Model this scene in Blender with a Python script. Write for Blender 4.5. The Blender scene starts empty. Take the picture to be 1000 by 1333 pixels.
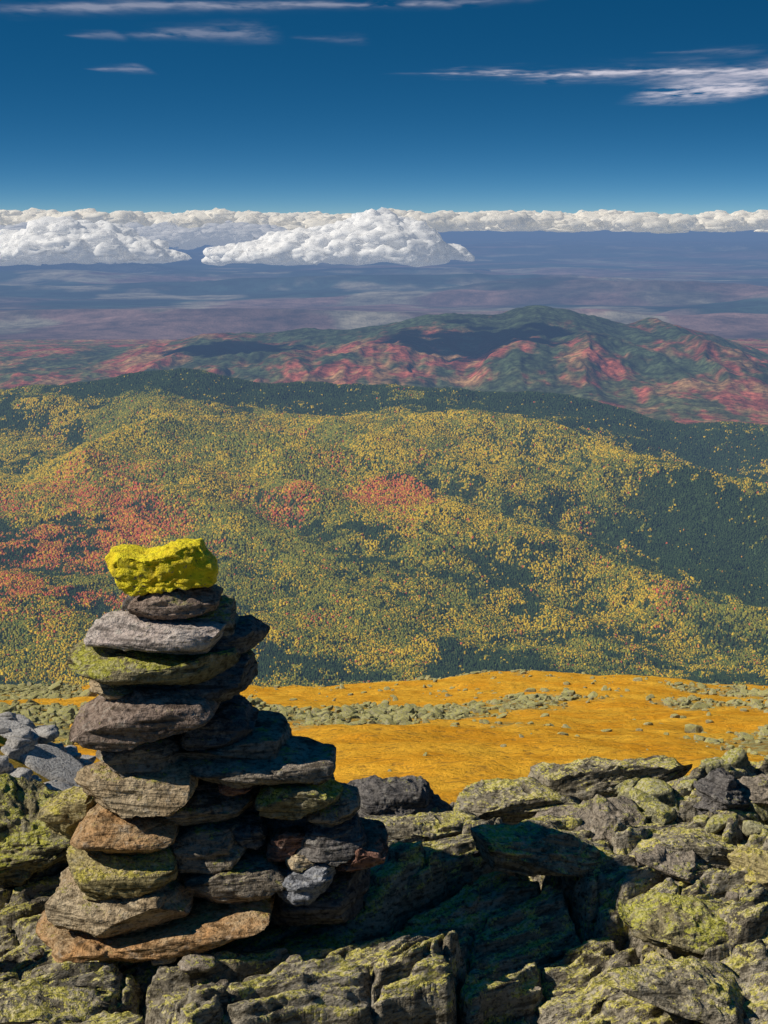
import bpy, math, numpy as np
from mathutils import Vector
rng=np.random.default_rng(7)
scene=bpy.context.scene
scene.view_settings.view_transform='Standard'
scene.view_settings.look='None'
scene.view_settings.exposure=0

# ---------------------------------------------------------------- noise
def hsh(ix,iy,iz,seed):
    ix=ix.astype(np.int64).astype(np.uint32); iy=iy.astype(np.int64).astype(np.uint32); iz=iz.astype(np.int64).astype(np.uint32)
    with np.errstate(over='ignore'):
        h=ix*np.uint32(374761393)+iy*np.uint32(668265263)+iz*np.uint32(2246822519)+np.uint32((seed*3266489917)&0xffffffff)
        h=(h^(h>>np.uint32(13)))*np.uint32(1274126177)
        h=(h^(h>>np.uint32(16)))*np.uint32(2654435769)
        h=h^(h>>np.uint32(15))
    return h.astype(np.float64)/4294967295.0
def vn(x,y,z,seed=0):
    x=np.asarray(x,float);y=np.asarray(y,float);z=np.asarray(z,float)
    x,y,z=np.broadcast_arrays(x,y,z)
    ix=np.floor(x);iy=np.floor(y);iz=np.floor(z)
    fx=x-ix;fy=y-iy;fz=z-iz
    fx=fx*fx*fx*(fx*(fx*6-15)+10);fy=fy*fy*fy*(fy*(fy*6-15)+10);fz=fz*fz*fz*(fz*(fz*6-15)+10)
    r=0
    for a in (0,1):
        wa=fx if a else 1-fx
        for b in (0,1):
            wb=fy if b else 1-fy
            for c in (0,1):
                wc=fz if c else 1-fz
                r=r+wa*wb*wc*hsh(ix+a,iy+b,iz+c,seed)
    return r*2-1
def vn2(x,y,seed=0):
    x=np.asarray(x,float);y=np.asarray(y,float)
    x,y=np.broadcast_arrays(x,y)
    ix=np.floor(x);iy=np.floor(y);fx=x-ix;fy=y-iy
    fx=fx*fx*fx*(fx*(fx*6-15)+10);fy=fy*fy*fy*(fy*(fy*6-15)+10)
    iz=np.zeros_like(ix)
    return ((hsh(ix,iy,iz,seed)*(1-fx)+hsh(ix+1,iy,iz,seed)*fx)*(1-fy)+(hsh(ix,iy+1,iz,seed)*(1-fx)+hsh(ix+1,iy+1,iz,seed)*fx)*fy)*2-1
def fbm2(x,y,o=5,seed=0,g=0.5):
    r=0;a=1;t=0
    for i in range(o):
        ca,sa=math.cos(i*1.1),math.sin(i*1.1)
        f=2.03**i
        r=r+a*vn2((x*ca-y*sa)*f+i*17.3,(x*sa+y*ca)*f-i*9.1,seed+i);t+=a;a*=g
    return r/t*1.5
def afbm(x,y,o=5,seed=0,g=0.5):
    r=0;a=1;t=0
    for i in range(o):
        f=2.03**i
        r=r+a*vn2(x*f+i*17.3,y*f-i*9.1,seed+i);t+=a;a*=g
    return r/t*1.5
def fbm3(x,y,z,o=4,seed=0,g=0.5):
    r=0;a=1;t=0
    for i in range(o):
        f=2.03**i
        r=r+a*vn(x*f+i*11.7,y*f-i*5.3,z*f+i*3.9,seed+i);t+=a;a*=g
    return r/t*1.5
def cells(x,y,seed):
    ix=np.floor(x);iy=np.floor(y)
    F1=np.full(x.shape,9.);F2=np.full(x.shape,9.);cx=np.zeros(x.shape);cy=np.zeros(x.shape);cid=np.zeros(x.shape);cid2=np.zeros(x.shape);cid3=np.zeros(x.shape)
    for a in (-1,0,1):
        for b in (-1,0,1):
            jx=ix+a;jy=iy+b;o=np.zeros_like(jx)
            px=jx+.1+.8*hsh(jx,jy,o,seed);py=jy+.1+.8*hsh(jx,jy,o+1,seed)
            d=np.hypot(x-px,y-py)
            n=d<F1
            F2=np.where(n,F1,np.minimum(F2,d))
            F1=np.where(n,d,F1)
            cx=np.where(n,px,cx);cy=np.where(n,py,cy)
            cid=np.where(n,hsh(jx,jy,o+2,seed),cid);cid2=np.where(n,hsh(jx,jy,o+3,seed),cid2);cid3=np.where(n,hsh(jx,jy,o+4,seed),cid3)
    return F1,F2,cx,cy,cid,cid2,cid3
def sst(a,b,x):
    t=np.clip((x-a)/(b-a),0,1);return t*t*(3-2*t)

# ---------------------------------------------------------------- terrain height
YT=[0,2,4,5.2,5.8,6.3,7,7.8,8.5,9.2,10.5,12,20,30,160,172,250,1000,2500,3450,3700]
ZT=[1.2,.8,.3,.03,-.03,-.05,-.05,-.08,-.24,-.55,-1.35,-2.1,-4.8,-7.5,-42.0,-46.3,-88,-500,-950,-1026,-1030]
R1X=np.array([-4000,-2600,-1707,-1366,-1161,-922,-683,-410,-171,68,341,683,1024,1229,1366,1707,2600,4000])
R1Z=np.array([-900,-800,-757,-722,-690,-652,-690,-732,-740,-729,-757,-775,-830,-900,-925,-915,-960,-900])
R2X=np.array([-9000,-5000,-2840,-1990,-1700,-1364,-966,-568,-227,227,568,852,1079,1363,1590,1874,2045,2272,2556,2840,4500,9000])
R2Z=np.array([-1000,-985,-968,-960,-905,-838,-820,-803,-803,-735,-675,-695,-618,-660,-728,-765,-715,-815,-905,-985,-1000,-950])
ROT=.62
def near_detail(x,y):
    wx=x+.14*fbm2(x*1.3,y*1.3,5,11);wy=y+.12*fbm2(x*1.3+9,y*1.3,5,12)
    ca,sa=math.cos(ROT),math.sin(ROT)
    rx=wx*ca+wy*sa;ry=-wx*sa+wy*ca
    F1,F2,cx,cy,i1,i2,i3=cells(rx/1.15,ry/.55,27)
    z=(i1-.5)*.22+(i2-.35)*.36*(rx/1.15-cx)*1.15+(.05+(i3-.5)*.6)*(ry/.55-cy)*.55
    z-=.26*np.exp(-(F2-F1)/.05)
    F1,F2,cx,cy,i1,i2,i3=cells(rx/.46+3,ry/.22,31)
    z+=(i1-.5)*.10+(i2-.4)*.4*(rx/.46+3-cx)*.46+(i3-.5)*.6*(ry/.22-cy)*.22
    z-=.08*np.exp(-(F2-F1)/.06)
    z+=.08*fbm2(x*1.1,y*1.1,3,41)
    tl=.06*rx+.17*ry
    q=(z+tl+.015*fbm2(x*3,y*3,4,43))/.055
    fl=np.floor(q);fr=q-fl
    zt=(fl+sst(.72,.93,fr)+.1*fr)*.055-tl
    z=z*.33+zt*.67
    r=1-np.abs(afbm(rx*2.2,ry*15,4,44))
    z+=.024*(r-.6)
    g=np.clip(afbm(rx*1.3+5,ry*18,3,46)-.45,0,1)
    z-=.11*g
    z+=.014*fbm2(x*6,y*6,5,45)+.004*fbm2(x*40,y*40,3,47)
    return z
def H(x,y,detail=True):
    x=np.asarray(x,float);y=np.asarray(y,float);x,y=np.broadcast_arrays(x,y)
    z=np.interp(y,YT,ZT)
    wn=(1-sst(10,16,y))
    if detail and (y<16).any():
        m=(y<16)
        d=np.zeros(x.shape);d[m]=near_detail(x[m],y[m])
        fl=1-.75*np.exp(-(((x+.75)/.75)**2+((y-6.5)/.45)**2)**1.5)
        d=d*fl
        z=z+d*wn
    z=z+np.exp(-((x-1.35)/.7)**2-((y-8.1)/.7)**2)*.10
    z=z+np.exp(-((x-.9)/.5)**2-((y-7.0)/.35)**2)*.10
    z=z+1.55*np.exp(-((x+4.6)/1.9)**2-((y-17.5)/4)**2)
    wm=sst(14,30,y)*(1-sst(600,1500,y))
    z=z+wm*(.6*fbm2(x/14,y/22,4,51)+.10*fbm2(x/1.5,y/1.5,3,52))
    z=z+sst(90,160,y)*(1-sst(400,900,y))*(1.7*np.exp(-((x-14)/16)**2)-.4)
    x1=x+250*fbm2(x/1500,y/1500,3,60)*sst(3600,4500,y)*0.3
    zc=np.interp(x1,R1X,R1Z)+12*fbm2(x/300,0*y,4,61)
    yc=7500.+0*x
    t=np.clip((y-3700)/(yc-3700),0,1)
    s=.55*t+.45*t**2
    sp,rd=spurs(x,y)
    z1=-1030+(zc+1030)*s+np.sin(np.pi*t)**.8*(140*sp+75*rd-20)+14*fbm2(x/160,y/160,4,63)*(t>0)
    z1=z1-60*np.exp(-((x-950)/420)**2-((y-5000)/700)**2)
    b=sst(0,1000,y-yc)
    z1=z1*(1-b)+(-1055)*b
    hill=(y>=3700)
    z=np.where(hill,z1,z)
    zc2=np.interp(x+80*fbm2(x/900,y/900,3,70),R2X,R2Z)+24*fbm2(x/300,y/2500,5,71,.6)
    t2=np.clip((y-8900)/(12500-8900),0,1)
    s2=t2**1.5
    rd2=1-2*np.abs(fbm2(x/520,y/1700,5,73))
    z2=-1055+(zc2+1055)*s2+np.sin(np.pi*t2)*(85*fbm2(x/900,y/1800,5,72)+60*rd2)*np.clip((zc2+1070)/250,.25,1)
    b2=sst(0,2600,y-12500)
    z2=z2*(1-b2)-1060*b2
    z=np.where(y>8600,z2*sst(8600,8900,y)+z*(1-sst(8600,8900,y)),z)
    far=sst(14500,19000,y)
    hr=np.clip(1-2.2*np.abs(fbm2(x/9000+3,y/5000,5,81)),0,1)
    z=z+far*(60*fbm2(x/3000,y/3000,5,80)+(1-sst(60000,120000,y))*230*hr*sst(-.2,.5,fbm2(x/12000,y/14000,3,83)+.25))
    return z
def spurs(x,y):
    u=(x*.8+y*.6);v=(y*.8-x*.6)
    return afbm(u/1000,v/2400,3,62),1-2*np.abs(afbm(u/600,v/1500,4,64))

# ---------------------------------------------------------------- mesh helper
def make_obj(name,V,Fs,mat=None,smooth=True,col=None):
    me=bpy.data.meshes.new(name)
    V=np.ascontiguousarray(V,dtype=np.float32)
    if not isinstance(Fs,list):Fs=[Fs]
    me.vertices.add(len(V));me.vertices.foreach_set('co',V.ravel())
    nl=sum(f.size for f in Fs);npoly=sum(len(f) for f in Fs)
    me.loops.add(nl);me.polygons.add(npoly)
    me.loops.foreach_set('vertex_index',np.concatenate([f.ravel() for f in Fs]).astype(np.int32))
    tot=np.concatenate([np.full(len(f),f.shape[1]) for f in Fs]).astype(np.int32)
    st=np.concatenate([[0],np.cumsum(tot)[:-1]]).astype(np.int32)
    me.polygons.foreach_set('loop_start',st);me.polygons.foreach_set('loop_total',tot)
    me.polygons.foreach_set('use_smooth',np.full(npoly,smooth))
    me.update(calc_edges=True)
    if col is not None:
        c=me.color_attributes.new('Col','FLOAT_COLOR','POINT')
        cc=np.ones((len(V),4),np.float32);cc[:,:col.shape[1]]=col
        c.data.foreach_set('color',cc.ravel())
    if mat:me.materials.append(mat)
    ob=bpy.data.objects.new(name,me);scene.collection.objects.link(ob)
    return ob

# ---------------------------------------------------------------- material helpers
class NT:
    def __init__(s,name):
        s.m=bpy.data.materials.new(name);s.m.use_nodes=True;s.t=s.m.node_tree;s.t.nodes.clear()
        s.out=s.t.nodes.new('ShaderNodeOutputMaterial')
    def n(s,typ,ins=None,**kw):
        nd=s.t.nodes.new(typ)
        for k,v in kw.items():setattr(nd,k,v)
        if ins:
            for k,v in ins.items():
                if isinstance(v,bpy.types.NodeSocket):s.t.links.new(v,nd.inputs[k])
                else:nd.inputs[k].default_value=v
        return nd
    def math(s,op,a,b=0.0,c=0.0,clamp=False):
        nd=s.n('ShaderNodeMath',operation=op,use_clamp=clamp)
        for i,v in enumerate((a,b,c)):
            if isinstance(v,bpy.types.NodeSocket):s.t.links.new(v,nd.inputs[i])
            else:nd.inputs[i].default_value=v
        return nd.outputs[0]
    def mix(s,f,a,b,blend='MIX'):
        nd=s.n('ShaderNodeMix',data_type='RGBA',blend_type=blend)
        for i,v in ((0,f),(6,a),(7,b)):
            if isinstance(v,bpy.types.NodeSocket):s.t.links.new(v,nd.inputs[i])
            else:
                if i>0 and len(v)==3:v=(*v,1)
                nd.inputs[i].default_value=v
        return nd.outputs[2]
    def noise(s,vec,scale,detail=5,rough=.55,dist=0.):
        nd=s.n('ShaderNodeTexNoise',{'Vector':vec,'Scale':scale,'Detail':detail,'Roughness':rough,'Distortion':dist})
        return nd.outputs[0]
    def ramp(s,f,a,b):
        nd=s.n('ShaderNodeMapRange',{0:f,1:a,2:b,3:0.,4:1.},interpolation_type='SMOOTHSTEP')
        return nd.outputs[0]
HAZE_GLOW=(.125,.205,.365,1)
def haze_glow(t,shader,L=25000.,col=HAZE_GLOW):
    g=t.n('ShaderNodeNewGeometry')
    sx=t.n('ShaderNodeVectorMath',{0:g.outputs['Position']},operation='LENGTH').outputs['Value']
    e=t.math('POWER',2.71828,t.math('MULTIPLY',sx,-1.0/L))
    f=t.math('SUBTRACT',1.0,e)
    em=t.n('ShaderNodeEmission',{'Color':col,'Strength':1.0})  # air haze painted onto the surface as emission, growing with distance
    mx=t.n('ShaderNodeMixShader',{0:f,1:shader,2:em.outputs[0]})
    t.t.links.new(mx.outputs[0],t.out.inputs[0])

def rock_mat(name,c1,c2,lichen=.5,lcol=(.44,.42,.09),strata=True,dark=.35,spots=.3,simple=False,stretch=False):
    t=NT(name)
    tc=t.n('ShaderNodeTexCoord').outputs['Object']
    ts=tc
    if stretch:
        r0=t.n('ShaderNodeMapping',{'Vector':tc,'Rotation':(0,0,-ROT)}).outputs[0]
        ts=t.n('ShaderNodeMapping',{'Vector':r0,'Scale':(.7,1.5,1.4)}).outputs[0]
    g=t.n('ShaderNodeNewGeometry')
    nz=t.n('ShaderNodeSeparateXYZ',{0:g.outputs['Normal']}).outputs['Z']
    b=t.noise(ts,42,4,.7)
    c=t.mix(t.ramp(t.noise(ts,5,3,.6,.4),.35,.65),c1,c2)
    c=t.mix(t.ramp(b,.30,.58),tuple(v*dark for v in c1),c)  # mottled tone; low bump spots painted darker to deepen crevice shade
    ln=t.noise(ts,7,6,.68)
    lf=t.noise(tc,80,2,.7)
    if not simple:
        sp=t.noise(tc,24,3,.6)
        c=t.mix(t.math('MULTIPLY',t.ramp(sp,.57,.66),spots),c,(.50,.48,.42))
        if stretch:
            mp=t.n('ShaderNodeMapping',{'Vector':r0,'Scale':(3,19,30)}).outputs[0]
        else:
            mp=t.n('ShaderNodeMapping',{'Vector':tc,'Rotation':(.25,.12,.5),'Scale':(4,6,60)}).outputs[0]
        stn=t.noise(mp,1.0,4,.6)
        c=t.mix(t.math('MULTIPLY',t.ramp(stn,.48,.35),.75),c,tuple(v*.18 for v in c1))
    up=t.math('MULTIPLY',nz,.18)
    th=t.math('ADD',t.math('ADD',ln,up),t.math('MULTIPLY',t.math('SUBTRACT',lf,.5),.4))
    if not simple:th=t.math('ADD',th,t.math('MULTIPLY',t.math('SUBTRACT',stn,.5),.35))
    lo=.88-.42*lichen
    lm=t.math('MULTIPLY',t.ramp(th,lo,lo+.10),min(1,lichen*2.2))
    lc=t.mix(t.ramp(lf,.35,.62),tuple(v*.4 for v in lcol),lcol)
    lc=t.mix(t.ramp(b,.45,.65),lc,(lcol[0]*1.05,lcol[1]*1.02,lcol[2]*2.6))
    c=t.mix(lm,c,lc)
    if simple:
        h1=b;D=.03
    else:
        h1=t.math('ADD',t.math('MULTIPLY',stn,(.6 if stretch else .8) if strata else .15),t.math('ADD',t.math('MULTIPLY',ln,1.0),t.math('MULTIPLY',b,.45)));D=.055
    bp=t.n('ShaderNodeBump',{'Height':h1,'Strength':1.0,'Distance':D})
    p=t.n('ShaderNodeBsdfDiffuse',{'Color':c,'Roughness':.6,'Normal':bp.outputs[0]})
    t.t.links.new(p.outputs[0],t.out.inputs[0])
    return t.m

M_grey=rock_mat('schist_grey',(.28,.24,.19),(.44,.37,.29),.42)
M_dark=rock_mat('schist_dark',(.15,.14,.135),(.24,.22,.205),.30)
M_tan=rock_mat('schist_tan',(.48,.36,.22),(.60,.49,.33),.42,(.48,.43,.12))
M_orange=rock_mat('schist_orange',(.60,.34,.15),(.54,.40,.24),.3,(.46,.38,.1))
M_pale=rock_mat('schist_pale',(.58,.49,.44),(.68,.60,.54),.12,spots=.5,dark=.45)
M_purple=rock_mat('schist_purple',(.31,.235,.19),(.44,.35,.29),.25)
M_green=rock_mat('schist_green_lichen',(.26,.22,.13),(.35,.31,.18),.68,(.50,.48,.09))
M_yg=rock_mat('schist_yellow_lichen',(.40,.33,.16),(.48,.40,.20),.68,(.60,.52,.12))
M_blue=rock_mat('quartzite_grey',(.26,.27,.30),(.38,.39,.42),.0,spots=.5)
M_red=rock_mat('schist_red',(.28,.15,.11),(.36,.21,.16),.1)
M_ground=rock_mat('ledge_rock',(.26,.225,.165),(.45,.40,.31),.66,(.64,.58,.15),dark=.22,stretch=True)
M_ledge=rock_mat('lichen_boulder_rock',(.27,.235,.17),(.45,.40,.30),.60,(.62,.56,.14),dark=.24)
M_rub=rock_mat('rubble_rock',(.28,.26,.16),(.44,.42,.27),.75,(.50,.47,.13),simple=True)
M_palerub=rock_mat('rubble_pale',(.46,.44,.42),(.62,.60,.57),.15,simple=True)

def paint_mat():
    t=NT('yellow_paint_on_rock')
    tc=t.n('ShaderNodeTexCoord').outputs['Object']
    n1=t.noise(tc,14,6,.7,.4);n2=t.noise(tc,60,4,.7)
    g=t.n('ShaderNodeNewGeometry');nz=t.n('ShaderNodeSeparateXYZ',{0:g.outputs['Normal']}).outputs['Z']
    c=t.mix(t.ramp(n1,.35,.6),(.78,.58,.0),(.93,.79,.005))
    c=t.mix(t.ramp(n2,.44,.30),c,(.34,.27,.02))
    bare=t.ramp(t.math('ADD',n1,t.math('MULTIPLY',nz,-.16)),.62,.68)
    c=t.mix(bare,c,(.26,.23,.17))
    bp=t.n('ShaderNodeBump',{'Height':t.math('ADD',n1,t.math('MULTIPLY',n2,.4)),'Strength':1.,'Distance':.04})
    p=t.n('ShaderNodeBsdfPrincipled',{'Base Color':c,'Roughness':.65,'Normal':bp.outputs[0]})
    t.t.links.new(p.outputs[0],t.out.inputs[0]);return t.m
M_paint=paint_mat()

def meadow_mat():
    t=NT('alpine_sedge')
    tc=t.n('ShaderNodeTexCoord').outputs['Object']
    col=t.n('ShaderNodeVertexColor',layer_name='Col').outputs[0]
    m=t.n('ShaderNodeSeparateColor',{0:col}).outputs[0]
    a=t.noise(tc,.35,5,.65);b=t.noise(tc,3.5,6,.75)
    grass=t.mix(t.ramp(a,.35,.65),(.76,.34,.025),(.92,.50,.05))
    grass=t.mix(t.ramp(b,.50,.36),grass,(.44,.23,.04))
    rock=t.mix(t.ramp(b,.38,.6),(.14,.12,.06),(.46,.42,.18))
    rock=t.mix(t.ramp(a,.45,.60),rock,(.56,.34,.05))
    c=t.mix(t.ramp(t.math('ADD',m,t.math('MULTIPLY',t.math('SUBTRACT',b,.5),1.5)),.4,.6),grass,rock)
    bp=t.n('ShaderNodeBump',{'Height':b,'Strength':.8,'Distance':.22})
    p=t.n('ShaderNodeBsdfDiffuse',{'Color':c,'Normal':bp.outputs[0]})
    t.t.links.new(p.outputs[0],t.out.inputs[0]);return t.m
def land_mat(name,sc,bumpd,L=25000.,lo=.35,hi=1.3):
    t=NT(name)
    tc=t.n('ShaderNodeTexCoord').outputs['Object']
    col=t.n('ShaderNodeVertexColor',layer_name='Col').outputs[0]
    b=t.noise(tc,sc,5,.7);b2=t.noise(tc,sc*.23,4,.65)
    k=t.math('MULTIPLY',t.math('ADD',lo,t.math('MULTIPLY',t.ramp(b,.3,.7),hi)),t.math('ADD',.55,t.math('MULTIPLY',t.ramp(b2,.3,.7),.9)))
    v=t.n('ShaderNodeVectorMath',{0:col},operation='SCALE');t.t.links.new(k,v.inputs['Scale'])
    bp=t.n('ShaderNodeBump',{'Height':b,'Strength':.8,'Distance':bumpd})
    p=t.n('ShaderNodeBsdfDiffuse',{'Color':v.outputs[0],'Normal':bp.outputs[0]})
    haze_glow(t,p.outputs[0],L);return t.m
M_meadow=meadow_mat()
M_hill=land_mat('forest_floor',.05,8)
M_mtn=land_mat('mountain_forest',.022,18)
M_plain=land_mat('hazy_lowland',.0026,60.,22500.,.5,1.1)

# ---------------------------------------------------------------- terrain sheet (split in zones, shared edges)
a_in=np.linspace(-.27,.27,600)
a_out=np.linspace(.27,1.3,45)[1:]
A=np.concatenate([-a_out[::-1],a_in,a_out])
def terrain(name,ys,mat,colf=None):
    Y,AA=np.meshgrid(ys,A,indexing='ij')
    X=AA*(Y+1.5)
    Z=H(X,Y)
    nr,nc=X.shape
    V=np.stack([X.ravel(),Y.ravel(),Z.ravel()],1)
    idx=np.arange(nr*nc).reshape(nr,nc)
    F=np.stack([idx[:-1,:-1].ravel(),idx[:-1,1:].ravel(),idx[1:,1:].ravel(),idx[1:,:-1].ravel()],1)
    col=colf(X.ravel(),Y.ravel(),Z.ravel()) if colf else None
    return make_obj(name,V,F,mat,True,col)
def L(*cs):return np.array(cs)
def rubmask(x,y):
    m=.25+1.0*fbm2(x/8,y/24,5,90)
    u=x/y
    m=m-1.2*np.exp(-((u-.04)/.16)**2-((y-34)/13)**2)
    m=m-.95*np.exp(-((u-.12)/.09)**2-((y-115)/36)**2)
    m=m-.9*np.exp(-((u+.07)/.08)**2-((y-130)/28)**2)
    m=m-.7*np.exp(-((u-.15)/.12)**2-((y-60)/13)**2)
    m=m+.65*np.exp(-((u-.0)/.10)**2-((y-76)/9)**2)
    m=m+.5*np.exp(-((u-.21)/.05)**2-((y-95)/22)**2)
    m=m+.9*np.exp(-((u+.24)/.04)**2-((y-30)/25)**2)
    return np.clip(m,0,1)
def col_meadow(x,y,z):
    m=np.clip(rubmask(x,y)+(1-sst(14,22,y)),0,1)
    return np.stack([m,m,m],1)
def masks(x,y):
    t=np.clip((y-3700)/3800,0,1)
    f1=fbm2(x/700,y/1300,4,100);f2=fbm2((x+.6*y)/260,(y-.6*x)/620,5,101)
    sp,rd=spurs(x,y)
    con_shade=.40+.35*f1+.60*f2-.40*sp-.35*rd+.65*sst(.80,.96,t)+1.0*np.exp(-((x-1050)/300)**2-((y-5100)/700)**2)+.9*np.exp(-((x-40)/330)**2-((y-3760)/110)**2)  # conifer share; also paints shade into hollows and the dark patch at right
    con_shade=con_shade-.5*np.exp(-((x-500)/600)**2-((y-4200)/300)**2)-.45*np.exp(-((x+650)/500)**2-((y-6500)/450)**2)+.35*np.exp(-((x+600)/500)**2-((y-4000)/150)**2)
    n=fbm2(x/240,y/300,4,103)
    red=1.4*np.exp(-((x+1050)/420)**2-((y-4900)/560)**2)*(1+n)+1.2*np.exp(-((x+60-.3*(y-5250))/280)**2-((y-5250)/190)**2)*(1+n)+1.6*np.exp(-((x+820)/150)**2-((y-4250)/45)**2)
    red=red+.45*fbm2(x/160,y/200,4,102)
    return con_shade,red,f1,f2,t
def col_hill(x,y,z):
    con_shade,red,f1,f2,t=masks(x,y)
    c=np.clip(con_shade,0,1)[:,None]
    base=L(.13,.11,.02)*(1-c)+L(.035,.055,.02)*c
    r=np.clip(red-.35,0,1)[:,None]
    base=base*(1-r)+L(.22,.06,.03)*r
    far=sst(7600,8600,y)[:,None]
    base=base*(1-far)+L(.26,.10,.05)*far
    return base
def col_mtn(x,y,z):
    h=(z+1055)/420
    n=fbm2(x/420,y/700,5,110);n2=fbm2(x/150,y/260,4,111);n3=fbm2(x/60,y/110,3,112)
    dark=sst(.20,.62,h+.38*n+.14*n3)
    c=L(.34,.095,.06)*np.ones((len(x),3))
    o=sst(-.3,.5,n2+.4*n3)[:,None];c=c*(1-o)+L(.32,.18,.08)*o
    g=sst(-.25,.5,n-.4*n2+.5*n3)[:,None];c=c*(1-g)+L(.11,.115,.045)*g
    d=dark[:,None];c=c*(1-d)+L(.055,.075,.035)*d
    return c
def col_plain(x,y,z):
    n=fbm2(x/3500,y/4200,5,120);n2=fbm2(x/1200,y/1500,4,121)
    c=L(.20,.12,.10)*np.ones((len(x),3))
    g=sst(-.25,.25,n)[:,None];c=c*(1-g)+L(.03,.055,.045)*g
    o=sst(.1,.6,n2)[:,None];c=c*(1-o)+L(.25,.22,.16)*o
    return c
def geo(a,b,n):return np.exp(np.linspace(math.log(a),math.log(b),n))
terrain('rocky_ground',np.concatenate([np.linspace(.8,4.8,60)[:-1],geo(4.8,10.2,760)[:-1],geo(10.2,14,70)]),M_ground)
terrain('alpine_meadow',np.concatenate([geo(14,26,60)[:-1],geo(26,185,330)[:-1],geo(185,3450,60)]),M_meadow,col_meadow)
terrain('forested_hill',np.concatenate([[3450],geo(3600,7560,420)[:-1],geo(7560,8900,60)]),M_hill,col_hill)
terrain('mountain_ridge',np.concatenate([geo(8900,12700,360)[:-1],geo(12700,15200,50)]),M_mtn,col_mtn)
terrain('distant_plain',np.concatenate([geo(15200,60000,300)[:-1],geo(60000,400000,60)]),M_plain,col_plain)

# ---------------------------------------------------------------- forest canopy
t=NT('autumn_foliage')
colr=t.n('ShaderNodeVertexColor',layer_name='Col').outputs[0]
d=t.n('ShaderNodeBsdfDiffuse',{'Color':colr})
haze_glow(t,d.outputs[0]);M_tree=t.m
def forest():
    N=480000
    y=rng.uniform(3520,7800,N)
    x=rng.uniform(-.275,.275,N)*y
    z=H(x,y,False)
    con_shade,red,f1,f2,t=masks(x,y)
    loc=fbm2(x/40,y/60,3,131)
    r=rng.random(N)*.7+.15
    isc=r<np.clip(con_shade+.6*loc,.16,.84)
    rr=rng.random(N);isr=(~isc)&(rr<np.clip((red-.25)*1.2,.015,.8))
    c=np.zeros((N,3));q=rng.random(N)
    yel=np.clip(.40+.6*fbm2(x/180,y/260,4,130)+.3*fbm2(x/30,y/50,2,133),.05,.9)
    iy=q<yel
    c[iy]=L(.52,.36,.025);c[~iy]=L(.22,.21,.03)
    ig=q>.80;c[ig]=L(.10,.14,.03)
    c[isr]=L(.50,.12,.05);oo=isr&(q<.45);c[oo]=L(.55,.25,.04)
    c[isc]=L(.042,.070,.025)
    c*=rng.uniform(.7,1.25,(N,1))
    sc=np.sqrt(y/5500)
    rad=np.where(isc,rng.uniform(2.2,3.8,N),rng.uniform(2.8,5.6,N))*sc
    hh=np.where(isc,rng.uniform(6,11,N),rng.uniform(5,9,N))
    k=4
    an=np.arange(k)*2*math.pi/k
    ph=rng.uniform(0,6.28,(N,1))
    jr=rng.uniform(.7,1.3,(N,k))
    V=np.zeros((N,1+2*k,3))
    V[:,0,0]=x+rng.normal(0,.8,N);V[:,0,1]=y;V[:,0,2]=z+hh
    rm=np.where(isc,.5,.8)[:,None]*rad[:,None]*jr
    V[:,1:1+k,0]=x[:,None]+np.cos(an+ph)*rm;V[:,1:1+k,1]=y[:,None]+np.sin(an+ph)*rm;V[:,1:1+k,2]=(z+hh*np.where(isc,.6,.82))[:,None]
    rb=rad[:,None]*jr*1.05
    V[:,1+k:,0]=x[:,None]+np.cos(an+ph+.5)*rb;V[:,1+k:,1]=y[:,None]+np.sin(an+ph+.5)*rb;V[:,1+k:,2]=(z+hh*.15)[:,None]
    V=V.reshape(-1,3)
    i=np.arange(k);j=(i+1)%k
    T=np.stack([np.zeros(k,int),1+i,1+j],1);Q=np.stack([1+i,1+k+i,1+k+j,1+j],1)
    off=(np.arange(N)*(1+2*k))[:,None,None]
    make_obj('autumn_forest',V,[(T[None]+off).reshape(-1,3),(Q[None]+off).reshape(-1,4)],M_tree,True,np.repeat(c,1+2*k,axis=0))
forest()

# ---------------------------------------------------------------- rocks
_cs={}
def cube_sphere(n):
    if n in _cs:return _cs[n]
    g=np.linspace(-1,1,n+1);P=[];F=[];o=0
    U,W=np.meshgrid(g,g,indexing='ij');idx=np.arange((n+1)**2).reshape(n+1,n+1)
    for ax in range(3):
        for s in (-1,1):
            q=np.zeros(((n+1)**2,3));q[:,ax]=s;q[:,(ax+1)%3]=U.ravel();q[:,(ax+2)%3]=W.ravel()
            f=np.stack([idx[:-1,:-1].ravel(),idx[1:,:-1].ravel(),idx[1:,1:].ravel(),idx[:-1,1:].ravel()],1)+o
            if s<0:f=f[:,::-1]
            P.append(q);F.append(f);o+=(n+1)**2
    P=np.concatenate(P);F=np.concatenate(F)
    key=np.round(P*n*4).astype(int)
    u,fi,inv=np.unique(key,axis=0,return_index=True,return_inverse=True)
    _cs[n]=(P[fi],inv.ravel()[F]);return _cs[n]
def poly_R(poly,th):
    c=poly.mean(0)
    n=len(poly)
    dx,dz=np.cos(th),np.sin(th)
    best=np.full(th.shape,0.)
    for i in range(n):
        p=poly[i]-c;q=poly[(i+1)%n]-c;e=q-p
        den=dx*e[1]-dz*e[0]
        den=np.where(np.abs(den)<1e-9,1e-9,den)
        tt=(p[0]*e[1]-p[1]*e[0])/den
        s=(p[0]*dz-p[1]*dx)/den
        ok=(tt>0)&(s>=-1e-6)&(s<=1+1e-6)
        best=np.where(ok,np.maximum(best,tt),best)
    return c,best
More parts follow.
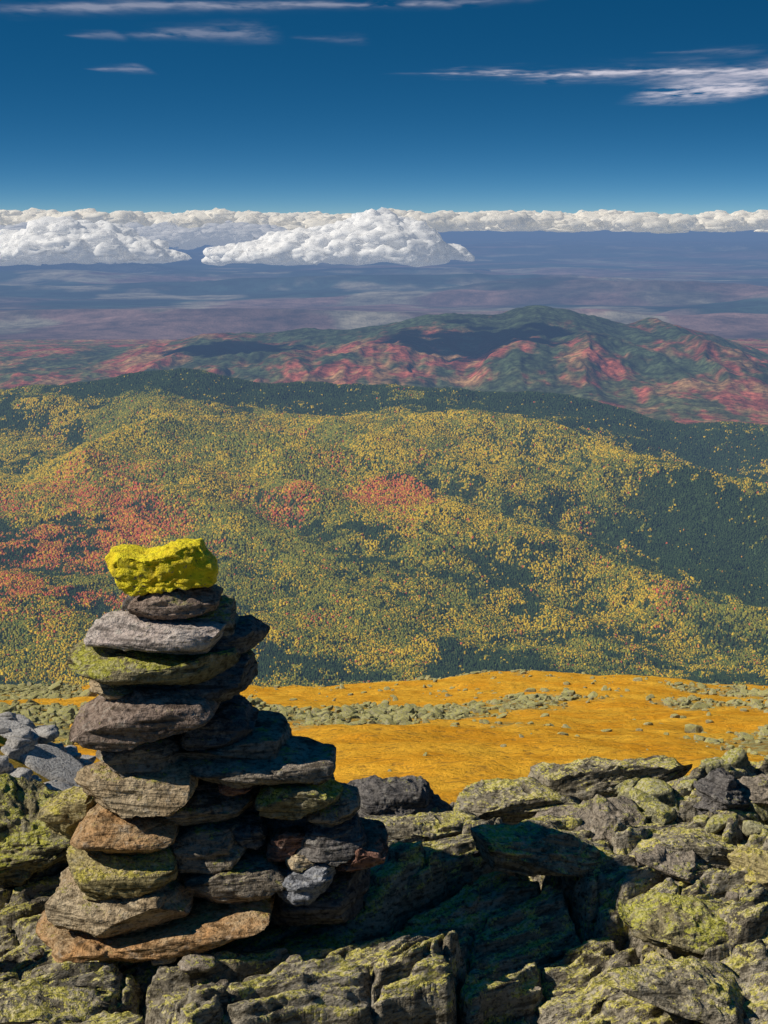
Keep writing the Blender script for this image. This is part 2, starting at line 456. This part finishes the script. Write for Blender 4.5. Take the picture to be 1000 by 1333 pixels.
def stone(name,poly,y,dep,mat,seed,n=40,k=5.5,rough=1.,parent=None,cuts=12,layer=1.,cutlo=.70):
    r=np.random.default_rng(seed)
    Q,F=cube_sphere(n)
    g=np.sign(Q)*np.abs(Q)**.9
    p=g/(np.sum(np.abs(g)**k,1)**(1/k))[:,None]
    th=np.arctan2(p[:,2],p[:,0]);m=(np.abs(p[:,0])**k+np.abs(p[:,2])**k)**(1/k)
    poly=np.array(poly,float)
    c,R=poly_R(poly,th)
    R=np.where(R<=0,.01,R)
    V=np.stack([m*R*np.cos(th),dep*p[:,1]*(1+.12*r.normal()),m*R*np.sin(th)],1)
    ext=np.abs(V).max(0)
    for i in range(cuts):
        nn=r.normal(size=3)
        if r.random()<.75:nn[1]=-abs(nn[1])-.3
        nn/=np.linalg.norm(nn);nn=nn/ext;nn/=np.linalg.norm(nn)
        dd=V@nn;s=dd.max()*r.uniform(cutlo,.93)
        ov=np.clip(dd-s,0,None);V-=nn*ov[:,None]*.98
    sz=ext.min()
    X,Y,Z=V[:,0]+seed*3.1,V[:,1],V[:,2]
    nd=V/(ext**2);nd/=np.linalg.norm(nd,axis=1)[:,None]+1e-9
    lay=fbm3(X*2.5,Y*2.5,Z*30+.8*fbm3(X*4,Y*4,Z*4,2,seed+7),3,seed+9);lay=np.sign(lay)*np.abs(lay)**.6
    d=.07*sz*fbm3(X*6,Y*6,Z*8,4,seed)+.012*layer*lay+.05*sz*(1-2*np.abs(fbm3(X*12,Y*12,Z*22,4,seed+5)))+.004*fbm3(X*50,Y*50,Z*60,2,seed+3)
    V=V+nd*(d*rough)[:,None]
    V[:,0]+=c[0];V[:,1]+=y;V[:,2]+=c[1]
    o=make_obj(name,V,F,mat,True)
    if parent:o.parent=parent
    return o

cairn=bpy.data.objects.new('cairn',None);scene.collection.objects.link(cairn)
# stones drawn on an elevation survey of the cairn (survey units, 334 per metre), dy = set-back in metres
S=334.;Y0=6.38
def cs(name,pts,mat,dy=0.,dep=.2,**kw):
    P=np.array([((u-500)/S,(1240-v)*.003036-.04) for u,v in pts])
    f=(Y0+dy)/Y0
    P[:,0]*=f;P[:,1]=2.85-(2.85-P[:,1])*f
    cc=P.mean(0);P=cc+(P-cc)*np.array([1.03,.96])
    cs.i+=1
    return stone(name,P,Y0+dy,dep,mat,100+cs.i,parent=cairn,**kw)
cs.i=0
cs('painted_top_stone',[(147,710),(152,699),(170,699),(190,706),(215,700),(232,690),(262,690),(270,704),(285,722),(278,742),(240,747),(178,756),(162,745),(152,724)],M_paint,-.02,.14,k=5,n=52,cuts=6,layer=.2,rough=1.3)
cs('stone_2',[(177,762),(205,748),(270,745),(290,757),(283,778),(262,786),(215,787),(180,780)],M_purple,0,.15)
cs('stone_3',[(225,778),(285,765),(304,772),(307,800),(260,808),(220,800)],M_grey,.1,.15)
cs('stone_4',[(120,806),(140,790),(190,784),(250,790),(300,800),(309,818),(270,828),(205,832),(160,818),(125,820)],M_pale,-.03,.2)
cs('stone_5',[(225,812),(300,800),(325,797),(349,812),(330,832),(280,842),(228,838)],M_dark,.12,.18)
cs('stone_6',[(93,832),(120,824),(180,828),(240,838),(300,830),(308,848),(270,862),(215,878),(160,866),(120,852)],M_green,-.03,.21)
cs('stone_7',[(235,850),(300,838),(327,845),(331,872),(300,888),(250,890),(228,872)],M_dark,.06,.19)
cs('stone_8',[(116,866),(140,858),(178,868),(185,888),(150,890),(122,880)],M_tan,.02,.15)
cs('stone_9',[(150,872),(250,865),(280,880),(270,905),(160,900)],M_dark,.08,.17)
cs('stone_10',[(92,924),(130,903),(165,882),(225,880),(262,886),(281,902),(266,922),(215,940),(165,953),(125,948)],M_purple,-.05,.24)
cs('stone_11',[(245,905),(310,902),(330,925),(318,952),(270,964),(235,955)],M_dark,.1,.2)
cs('stone_12',[(125,962),(160,952),(215,953),(240,962),(238,980),(190,986),(145,993),(128,982)],M_grey,-.03,.19)
cs('stone_13',[(235,960),(330,935),(368,940),(374,956),(330,966),(240,976)],M_grey,.12,.22)
cs('stone_14',[(225,975),(300,962),(420,966),(436,978),(425,990),(340,1000),(270,998),(230,992)],M_grey,0,.23)
cs('stone_15',[(92,1010),(112,985),(160,990),(215,978),(246,984),(248,1008),(225,1036),(160,1046),(120,1030)],M_tan,-.06,.24)
cs('stone_16',[(215,1030),(260,1017),(322,1022),(329,1038),(290,1052),(235,1062),(212,1052)],M_grey,.02,.2)
cs('stone_17',[(285,1006),(322,1004),(329,1015),(320,1023),(288,1022)],M_red,-.04,.08)
cs('stone_18',[(240,995),(330,996),(335,1018),(240,1025)],M_dark,.12,.2)
cs('stone_19',[(335,1020),(352,1004),(420,1000),(447,1008),(453,1022),(420,1040),(370,1056),(338,1050)],M_green,-.02,.2)
cs('stone_20',[(400,1045),(440,1022),(462,1030),(466,1052),(430,1064),(402,1066)],M_grey,.03,.15)
cs('stone_21',[(90,1062),(120,1046),(190,1050),(224,1055),(224,1076),(180,1088),(110,1090),(92,1080)],M_orange,-.07,.24)
cs('stone_22',[(50,1048),(75,1030),(110,1025),(115,1060),(100,1085),(60,1080)],M_yg,.15,.2)
cs('stone_23',[(385,1078),(430,1056),(464,1062),(473,1092),(440,1106),(390,1108)],M_dark,0,.2)
cs('stone_24',[(300,1062),(335,1060),(345,1080),(330,1098),(305,1092)],M_dark,0,.12)
cs('stone_25',[(342,1080),(365,1070),(396,1072),(399,1096),(375,1112),(345,1108)],M_red,-.03,.12)
cs('stone_26',[(370,1112),(390,1104),(408,1108),(404,1122),(378,1129)],M_tan,-.08,.07)
cs('stone_27',[(80,1098),(105,1088),(180,1095),(224,1086),(226,1124),(190,1138),(110,1146),(82,1132)],M_yg,-.08,.27,k=7)
cs('stone_28',[(222,1072),(270,1060),(312,1066),(318,1100),(290,1125),(228,1126)],M_grey,0,.2)
cs('stone_29',[(238,1130),(290,1112),(350,1110),(371,1128),(360,1155),(300,1168),(245,1160)],M_grey,-.04,.22)
cs('stone_30',[(64,1160),(85,1140),(150,1132),(235,1130),(258,1145),(240,1172),(200,1200),(140,1212),(85,1206)],M_tan,-.1,.3)
cs('stone_31',[(355,1155),(370,1135),(405,1120),(433,1120),(435,1135),(410,1165),(385,1174),(360,1168)],M_blue,-.12,.12)
cs('stone_32',[(430,1095),(465,1076),(500,1085),(502,1102),(470,1118),(430,1122)],M_red,.06,.2)
cs('stone_33',[(36,1215),(60,1194),(140,1210),(230,1190),(300,1165),(348,1160),(350,1178),(280,1206),(180,1240),(100,1238)],M_orange,-.12,.3)
cs('stone_34',[(58,1226),(95,1221),(135,1226),(136,1248),(95,1254),(60,1246)],M_orange,-.27,.10,k=7)
cs('stone_35',[(188,1238),(210,1233),(226,1240),(222,1250),(195,1251)],M_tan,-.3,.06)
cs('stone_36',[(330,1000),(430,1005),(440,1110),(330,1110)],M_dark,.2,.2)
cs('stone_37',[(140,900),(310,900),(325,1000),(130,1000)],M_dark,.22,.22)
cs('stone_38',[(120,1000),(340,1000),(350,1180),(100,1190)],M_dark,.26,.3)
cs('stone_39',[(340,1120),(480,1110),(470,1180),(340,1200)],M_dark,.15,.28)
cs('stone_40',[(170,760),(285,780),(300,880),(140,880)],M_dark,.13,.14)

def boulder(x,y,w,d,h,mat,seed,tilt=0.,lift=.25,rz=0.):
    r=np.random.default_rng(seed)
    n=r.integers(4,7);an=np.linspace(0,2*math.pi,n,endpoint=False)+r.uniform(-.35,.35,n)
    P=np.stack([np.cos(an)*w/2,np.sin(an)*h/2],1)*r.uniform(.9,1.25,(n,1))
    ob=stone('boulder',P,0,d/2,mat,seed,k=8,n=54,rough=1.3,cuts=16,layer=1.5,cutlo=.6)
    ob.location=(x,y,float(H(x,y,False))+h*lift)
    ob.rotation_euler=(r.uniform(-.1,.2),tilt,rz)
    return ob
bl=[(-1.74,7.2,.9,.75,.46,M_green,-.15,.22,.2),(.06,8.2,.7,.45,.26,M_dark,.10,.3,.2),
(1.10,8.3,.85,.5,.27,M_ledge,-.15,.3,.3),(1.62,7.8,.32,.3,.22,M_dark,.2,.4,0),(1.88,7.9,.35,.3,.24,M_grey,.1,.4,.6),
(1.20,6.47,.50,.34,.15,M_green,.04,.35,.1),(1.56,6.45,.52,.4,.2,M_ledge,-.3,.3,.2),
(.18,7.65,.7,.4,.18,M_ledge,.1,.3,.5),(.62,8.05,.6,.35,.18,M_ledge,-.1,.3,.2),(.78,7.0,.85,.42,.22,M_ledge,.25,.25,.5),(1.45,7.2,.7,.4,.19,M_ledge,.15,.3,.45),
(1.0,7.55,.6,.4,.18,M_grey,-.1,.3,.3),(1.15,5.95,.6,.4,.15,M_ledge,.1,.25,.5),(1.7,7.0,.4,.35,.2,M_yg,.2,.3,.9),
(-1.35,5.75,.8,.35,.10,M_ledge,.0,.3,.1),(1.25,7.0,.36,.25,.13,M_grey,.2,.3,0),(.45,7.3,.45,.3,.14,M_dark,.1,.3,.7)]
for i,b in enumerate(bl):
    boulder(b[0],b[1],b[2],b[3],b[4],b[5],300+i,b[6],b[7],b[8])

def scatter(name,xs,ys,size,mat,n=5,seed=0,flat=.6):
    r=np.random.default_rng(seed)
    Q,F=cube_sphere(n);T=[]
    for i in range(10):
        k=3.5;p=Q/(np.sum(np.abs(Q)**k,1)**(1/k))[:,None]
        for c in range(7):
            nn=r.normal(size=3);nn/=np.linalg.norm(nn);dd=p@nn;s=dd.max()*r.uniform(.55,.82);p=p-nn*np.clip(dd-s,0,None)[:,None]
        p=p*(1+.12*fbm3(p[:,0]*2+i*7,p[:,1]*2,p[:,2]*2,3,i))[:,None];T.append(p)
    zs=H(xs,ys);N=len(xs);nv=len(Q);V=np.zeros((N,nv,3))
    for i in range(N):
        p=T[r.integers(10)]*size[i]*.5*np.array([r.uniform(.8,1.4),r.uniform(.6,1.1),r.uniform(.35,.8)*flat/.6])
        a,b=r.uniform(0,6.28),r.normal(0,.3)
        ca,sa,cb,sb=math.cos(a),math.sin(a),math.cos(b),math.sin(b)
        R=np.array([[ca,-sa,0],[sa,ca,0],[0,0,1]])@np.array([[cb,0,sb],[0,1,0],[-sb,0,cb]])
        V[i]=p@R.T+np.array([xs[i],ys[i],zs[i]+size[i]*.08])
    FF=(F[None]+(np.arange(N)*nv)[:,None,None]).reshape(-1,4)
    return make_obj(name,V.reshape(-1,3),FF,mat,n>7)
N=100000
yy=np.sqrt(rng.uniform(22**2,172**2,N));xx=rng.uniform(-.28,.28,N)*yy
keep=rng.random(N)<np.clip((rubmask(xx,yy)-.3)*1.3,.012,1)*.6
xx,yy=xx[keep],yy[keep]
scatter('rubble_field',xx,yy,rng.lognormal(-1.6,.5,len(xx))*np.clip(yy/60,.55,1.2),M_rub,3,1)
N=900;xx=rng.uniform(-7.0,-2.3,N);yy=rng.uniform(11.5,25,N)
scatter('pale_talus',xx,yy,rng.lognormal(-1.35,.4,N),M_palerub,9,2)
N=160;xx=rng.uniform(1.2,2.6,N);yy=rng.uniform(7.5,9.2,N)
scatter('loose_stones',xx,yy,rng.lognormal(-2.0,.4,N),M_rub,10,3)
N=200;xx=rng.uniform(-2.2,2.2,N);yy=rng.uniform(5.3,9,N);k=np.hypot((xx+.7)/.8,(yy-6.4)/.4)>1
xx,yy=xx[k],yy[k]
scatter('small_stones',xx,yy,rng.lognormal(-3.1,.45,len(xx)),M_grey,8,4)

# ---------------------------------------------------------------- clouds
def cloud_mat(name,glow_mix,col=(.97,.96,.94),glow_col=(.48,.53,.63,1),thin=.8,t0=.47):
    t=NT(name)
    d=t.n('ShaderNodeBsdfDiffuse',{'Color':(*col,1)})
    tr=t.n('ShaderNodeBsdfTranslucent',{'Color':(*col,1)})
    m=t.n('ShaderNodeMixShader',{0:.4,1:d.outputs[0],2:tr.outputs[0]})
    em=t.n('ShaderNodeEmission',{'Color':glow_col,'Strength':1.})  # haze painted into the cloud as an even emissive glow
    mx=t.n('ShaderNodeMixShader',{0:glow_mix,1:m.outputs[0],2:em.outputs[0]})
    tc=t.n('ShaderNodeTexCoord').outputs['Object']
    n=t.noise(tc,.0045,6,.7)
    tp=t.n('ShaderNodeBsdfTransparent')
    mt=t.n('ShaderNodeMixShader',{0:t.math('MULTIPLY',t.ramp(n,t0,t0+.13),thin),1:mx.outputs[0],2:tp.outputs[0]})
    t.t.links.new(mt.outputs[0],t.out.inputs[0]);return t.m
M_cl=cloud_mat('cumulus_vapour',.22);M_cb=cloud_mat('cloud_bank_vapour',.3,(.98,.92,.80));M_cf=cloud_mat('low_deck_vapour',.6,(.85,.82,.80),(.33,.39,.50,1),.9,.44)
def puffs(name,C,R,mat,base,n=7,amp=.5,flat=.7):
    Q,F=cube_sphere(n);D=Q/np.linalg.norm(Q,axis=1)[:,None]
    N=len(C);V=C[:,None,:]+D[None]*R[:,None,None]*np.array([1.7,1.4,flat])
    f=V.reshape(-1,3);s=1/240.
    d=fbm3(f[:,0]*s,f[:,1]*s,f[:,2]*s*1.4,5,5,.55).reshape(N,-1)
    V=V+D[None]*(R[:,None]*amp*d)[:,:,None]
    f=V.reshape(-1,3).copy()
    bz=base+90*fbm2(f[:,0]/700,f[:,1]/700,4,9)
    f[:,2]=np.where(f[:,2]<bz,bz+(f[:,2]-bz)*.2,f[:,2])
    FF=(F[None]+(np.arange(N)*len(Q))[:,None,None]).reshape(-1,4)
    return make_obj(name,f,FF,mat,True)
def cumulus(name,x0,x1,y,dy,base,tx,tz,N,rmax,mat,seed):
    r=np.random.default_rng(seed)
    x=r.uniform(x0,x1,N);top=np.interp(x,tx,tz)+90*fbm2(x/500,0*x+seed*3,3,150)
    h=np.maximum(top-base,40)
    rad=np.minimum(r.uniform(.15,1,N)**1.8*rmax,h*.5+20)
    w=r.uniform(-1,1,N)
    yy=y+w*dy*np.clip(h/h.max(),.2,1)
    z=base+(h-rad*.7)*np.clip(r.random(N)**.6,0,1)*(1-.5*w*w)
    return puffs(name,np.stack([x,yy,z],1),rad,mat,base,9,.45,.65)
cumulus('cumulus_cloud',-9300,-4100,35000,1500,-850,[-9300,-8300,-7700,-7000,-6300,-5800,-5200,-4600,-4100],[-330,-520,-350,-60,60,0,-230,-460,-740],900,330,M_cl,1)
cumulus('cumulus_cloud',-3350,1700,35000,1400,-840,[-3350,-3000,-2600,-1800,-900,-200,500,1000,1700],[-560,-540,-440,-240,-60,170,0,-290,-730],900,330,M_cl,2)
r=np.random.default_rng(3);N=4200
x=r.uniform(-22000,22000,N);y=r.uniform(56000,84000,N);x=x*(y/60000)
top=170+230*fbm2(x/2400,y/2600,5,140);rad=r.uniform(90,380,N)
z=top-rad*.7-r.random(N)**2*450
puffs('cloud_bank',np.stack([x,y,z],1),rad,M_cb,-330,6,.4,.6)
N=2600
x=r.uniform(-16000,1500,N);y=r.uniform(41000,56000,N)
nn=fbm2(x/2000,y/3200,4,141);kp=(nn>-.05);x,y,nn=x[kp],y[kp],nn[kp]
top=-330+330*nn-500*sst(-4000,1500,x);rad=r.uniform(70,260,len(x))
puffs('low_cloud_deck',np.stack([x,y,top-rad*.7-r.random(len(x))*150],1),rad,M_cf,-700,6,.45,.5)
def sky_cloud(cx,cy,cz,ax,ay,seed):
    r=np.random.default_rng(seed);N=200
    C=np.stack([cx+ax*.6*r.normal(size=N),cy+ay*.6*r.normal(size=N),cz+r.uniform(0,150,N)],1)
    puffs('cumulus_cloud',C,r.uniform(25,80,N),M_cl,cz-40,5)
EL=math.radians(39);AZ=math.radians(18)   # azimuth towards viewer from due left
Sx,Sy,Sz=-math.cos(EL)*math.cos(AZ),-math.cos(EL)*math.sin(AZ),math.sin(EL)
def shade(px,py,pz,h,ax,ay,seed):
    tt=(h-pz)/Sz;sky_cloud(px+Sx*tt,py+Sy*tt,h,ax,ay,seed)
shade(620,11500,-880,1900,480,330,11)
shade(-1130,11700,-920,1900,300,240,12)

def cirrus_mat():
    t=NT('cirrus_ice')
    col=t.n('ShaderNodeVertexColor',layer_name='Col').outputs[0]
    f=t.n('ShaderNodeSeparateColor',{0:col}).outputs[0]
    tr=t.n('ShaderNodeBsdfTranslucent',{'Color':(.72,.70,.80,1)})
    tp=t.n('ShaderNodeBsdfTransparent')
    mx=t.n('ShaderNodeMixShader',{0:f,1:tp.outputs[0],2:tr.outputs[0]})
    t.t.links.new(mx.outputs[0],t.out.inputs[0]);return t.m
M_ci=cirrus_mat()
def cirrus(x0,x1,y0,y1,z,dens,seed,skew=0.,taper=(.15,.35,.6,.9,.7)):
    nx,ny=320,140
    U,W=np.meshgrid(np.linspace(0,1,nx),np.linspace(-1,1,ny),indexing='ij')
    X=x0+(x1-x0)*U;Y=(y0+y1)/2+(y1-y0)/2*W+skew*(U-.5)
    w=np.interp(U,[0,.3,.6,.85,1],taper)*.55
    n=fbm2(X/3500,Y/3500,5,seed,.6);n2=fbm2(X/900,Y/2000,5,seed+5,.6)
    Wc=W+.3*n
    d=np.exp(-np.abs(Wc/w)**1.4)*sst(0,.3,U)*(1-sst(.8,1,U))*(1-sst(.7,1,np.abs(W)))
    d=np.clip(d*(.75+.5*n+.8*n2),0,1)*dens
    V=np.stack([X.ravel(),Y.ravel(),np.full(X.size,float(z))],1)
    idx=np.arange(nx*ny).reshape(nx,ny)
    F=np.stack([idx[:-1,:-1].ravel(),idx[1:,:-1].ravel(),idx[1:,1:].ravel(),idx[:-1,1:].ravel()],1)
    make_obj('cirrus_cloud',V,F,M_ci,True,np.repeat(d.reshape(-1,1),3,1))
cirrus(-500,25500,68000,88000,6450,.8,201,-2500,(.12,.3,.55,.8,.7))
cirrus(12500,20500,74000,101000,6440,.85,205,0,(.5,1,.9,.6,.4))
cirrus(-14500,5200,50000,57500,6460,.32,209,-3000,(.5,.5,.4,.3,.2))
cirrus(-9800,-3400,56500,66500,6430,.22,213,-1500)
cirrus(-13100,-10000,72000,79000,6420,.20,217)
cirrus(-11400,-9100,59500,64500,6410,.14,219)
cirrus(-3500,-400,60000,66000,6405,.08,221)
cirrus(10000,15000,64000,71000,6400,.10,223)

# ---------------------------------------------------------------- light, sky
sun=bpy.data.lights.new('sun','SUN');sun.energy=5.0;sun.angle=math.radians(.53);sun.color=(1,.92,.79)
so=bpy.data.objects.new('sun',sun);scene.collection.objects.link(so)
so.rotation_euler=Vector((Sx,Sy,Sz)).to_track_quat('Z','Y').to_euler()
w=bpy.data.worlds.new('World');scene.world=w;w.use_nodes=True
nt=w.node_tree;nt.nodes.clear()
out=nt.nodes.new('ShaderNodeOutputWorld');bg=nt.nodes.new('ShaderNodeBackground');sk=nt.nodes.new('ShaderNodeTexSky')
sk.sky_type='NISHITA';sk.sun_disc=False;sk.sun_elevation=EL
sk.sun_rotation=math.atan2(Sx,Sy)
sk.altitude=1900;sk.air_density=1.0;sk.dust_density=.2;sk.ozone_density=3.
tc=nt.nodes.new('ShaderNodeTexCoord')
mp=nt.nodes.new('ShaderNodeMapping');mp.inputs['Scale'].default_value=(1,1,5.5);mp.inputs['Location'].default_value=(0,0,.05)
nm=nt.nodes.new('ShaderNodeVectorMath');nm.operation='NORMALIZE'
nt.links.new(tc.outputs['Generated'],mp.inputs[0]);nt.links.new(mp.outputs[0],nm.inputs[0]);nt.links.new(nm.outputs[0],sk.inputs[0])
hs=nt.nodes.new('ShaderNodeHueSaturation');hs.inputs['Saturation'].default_value=1.35;hs.inputs['Hue'].default_value=.49
nt.links.new(sk.outputs[0],hs.inputs['Color']);nt.links.new(hs.outputs[0],bg.inputs[0])
bg.inputs[1].default_value=.08
nt.links.new(bg.outputs[0],out.inputs[0])

# ---------------------------------------------------------------- camera
cam=bpy.data.cameras.new('camera');cam.sensor_width=36;cam.sensor_fit='AUTO';cam.lens=59.4;cam.clip_start=.1;cam.clip_end=600000
co=bpy.data.objects.new('camera',cam);scene.collection.objects.link(co)
co.location=(0,0,2.85);co.rotation_euler=(math.radians(90-9.83),0,0)
scene.camera=co
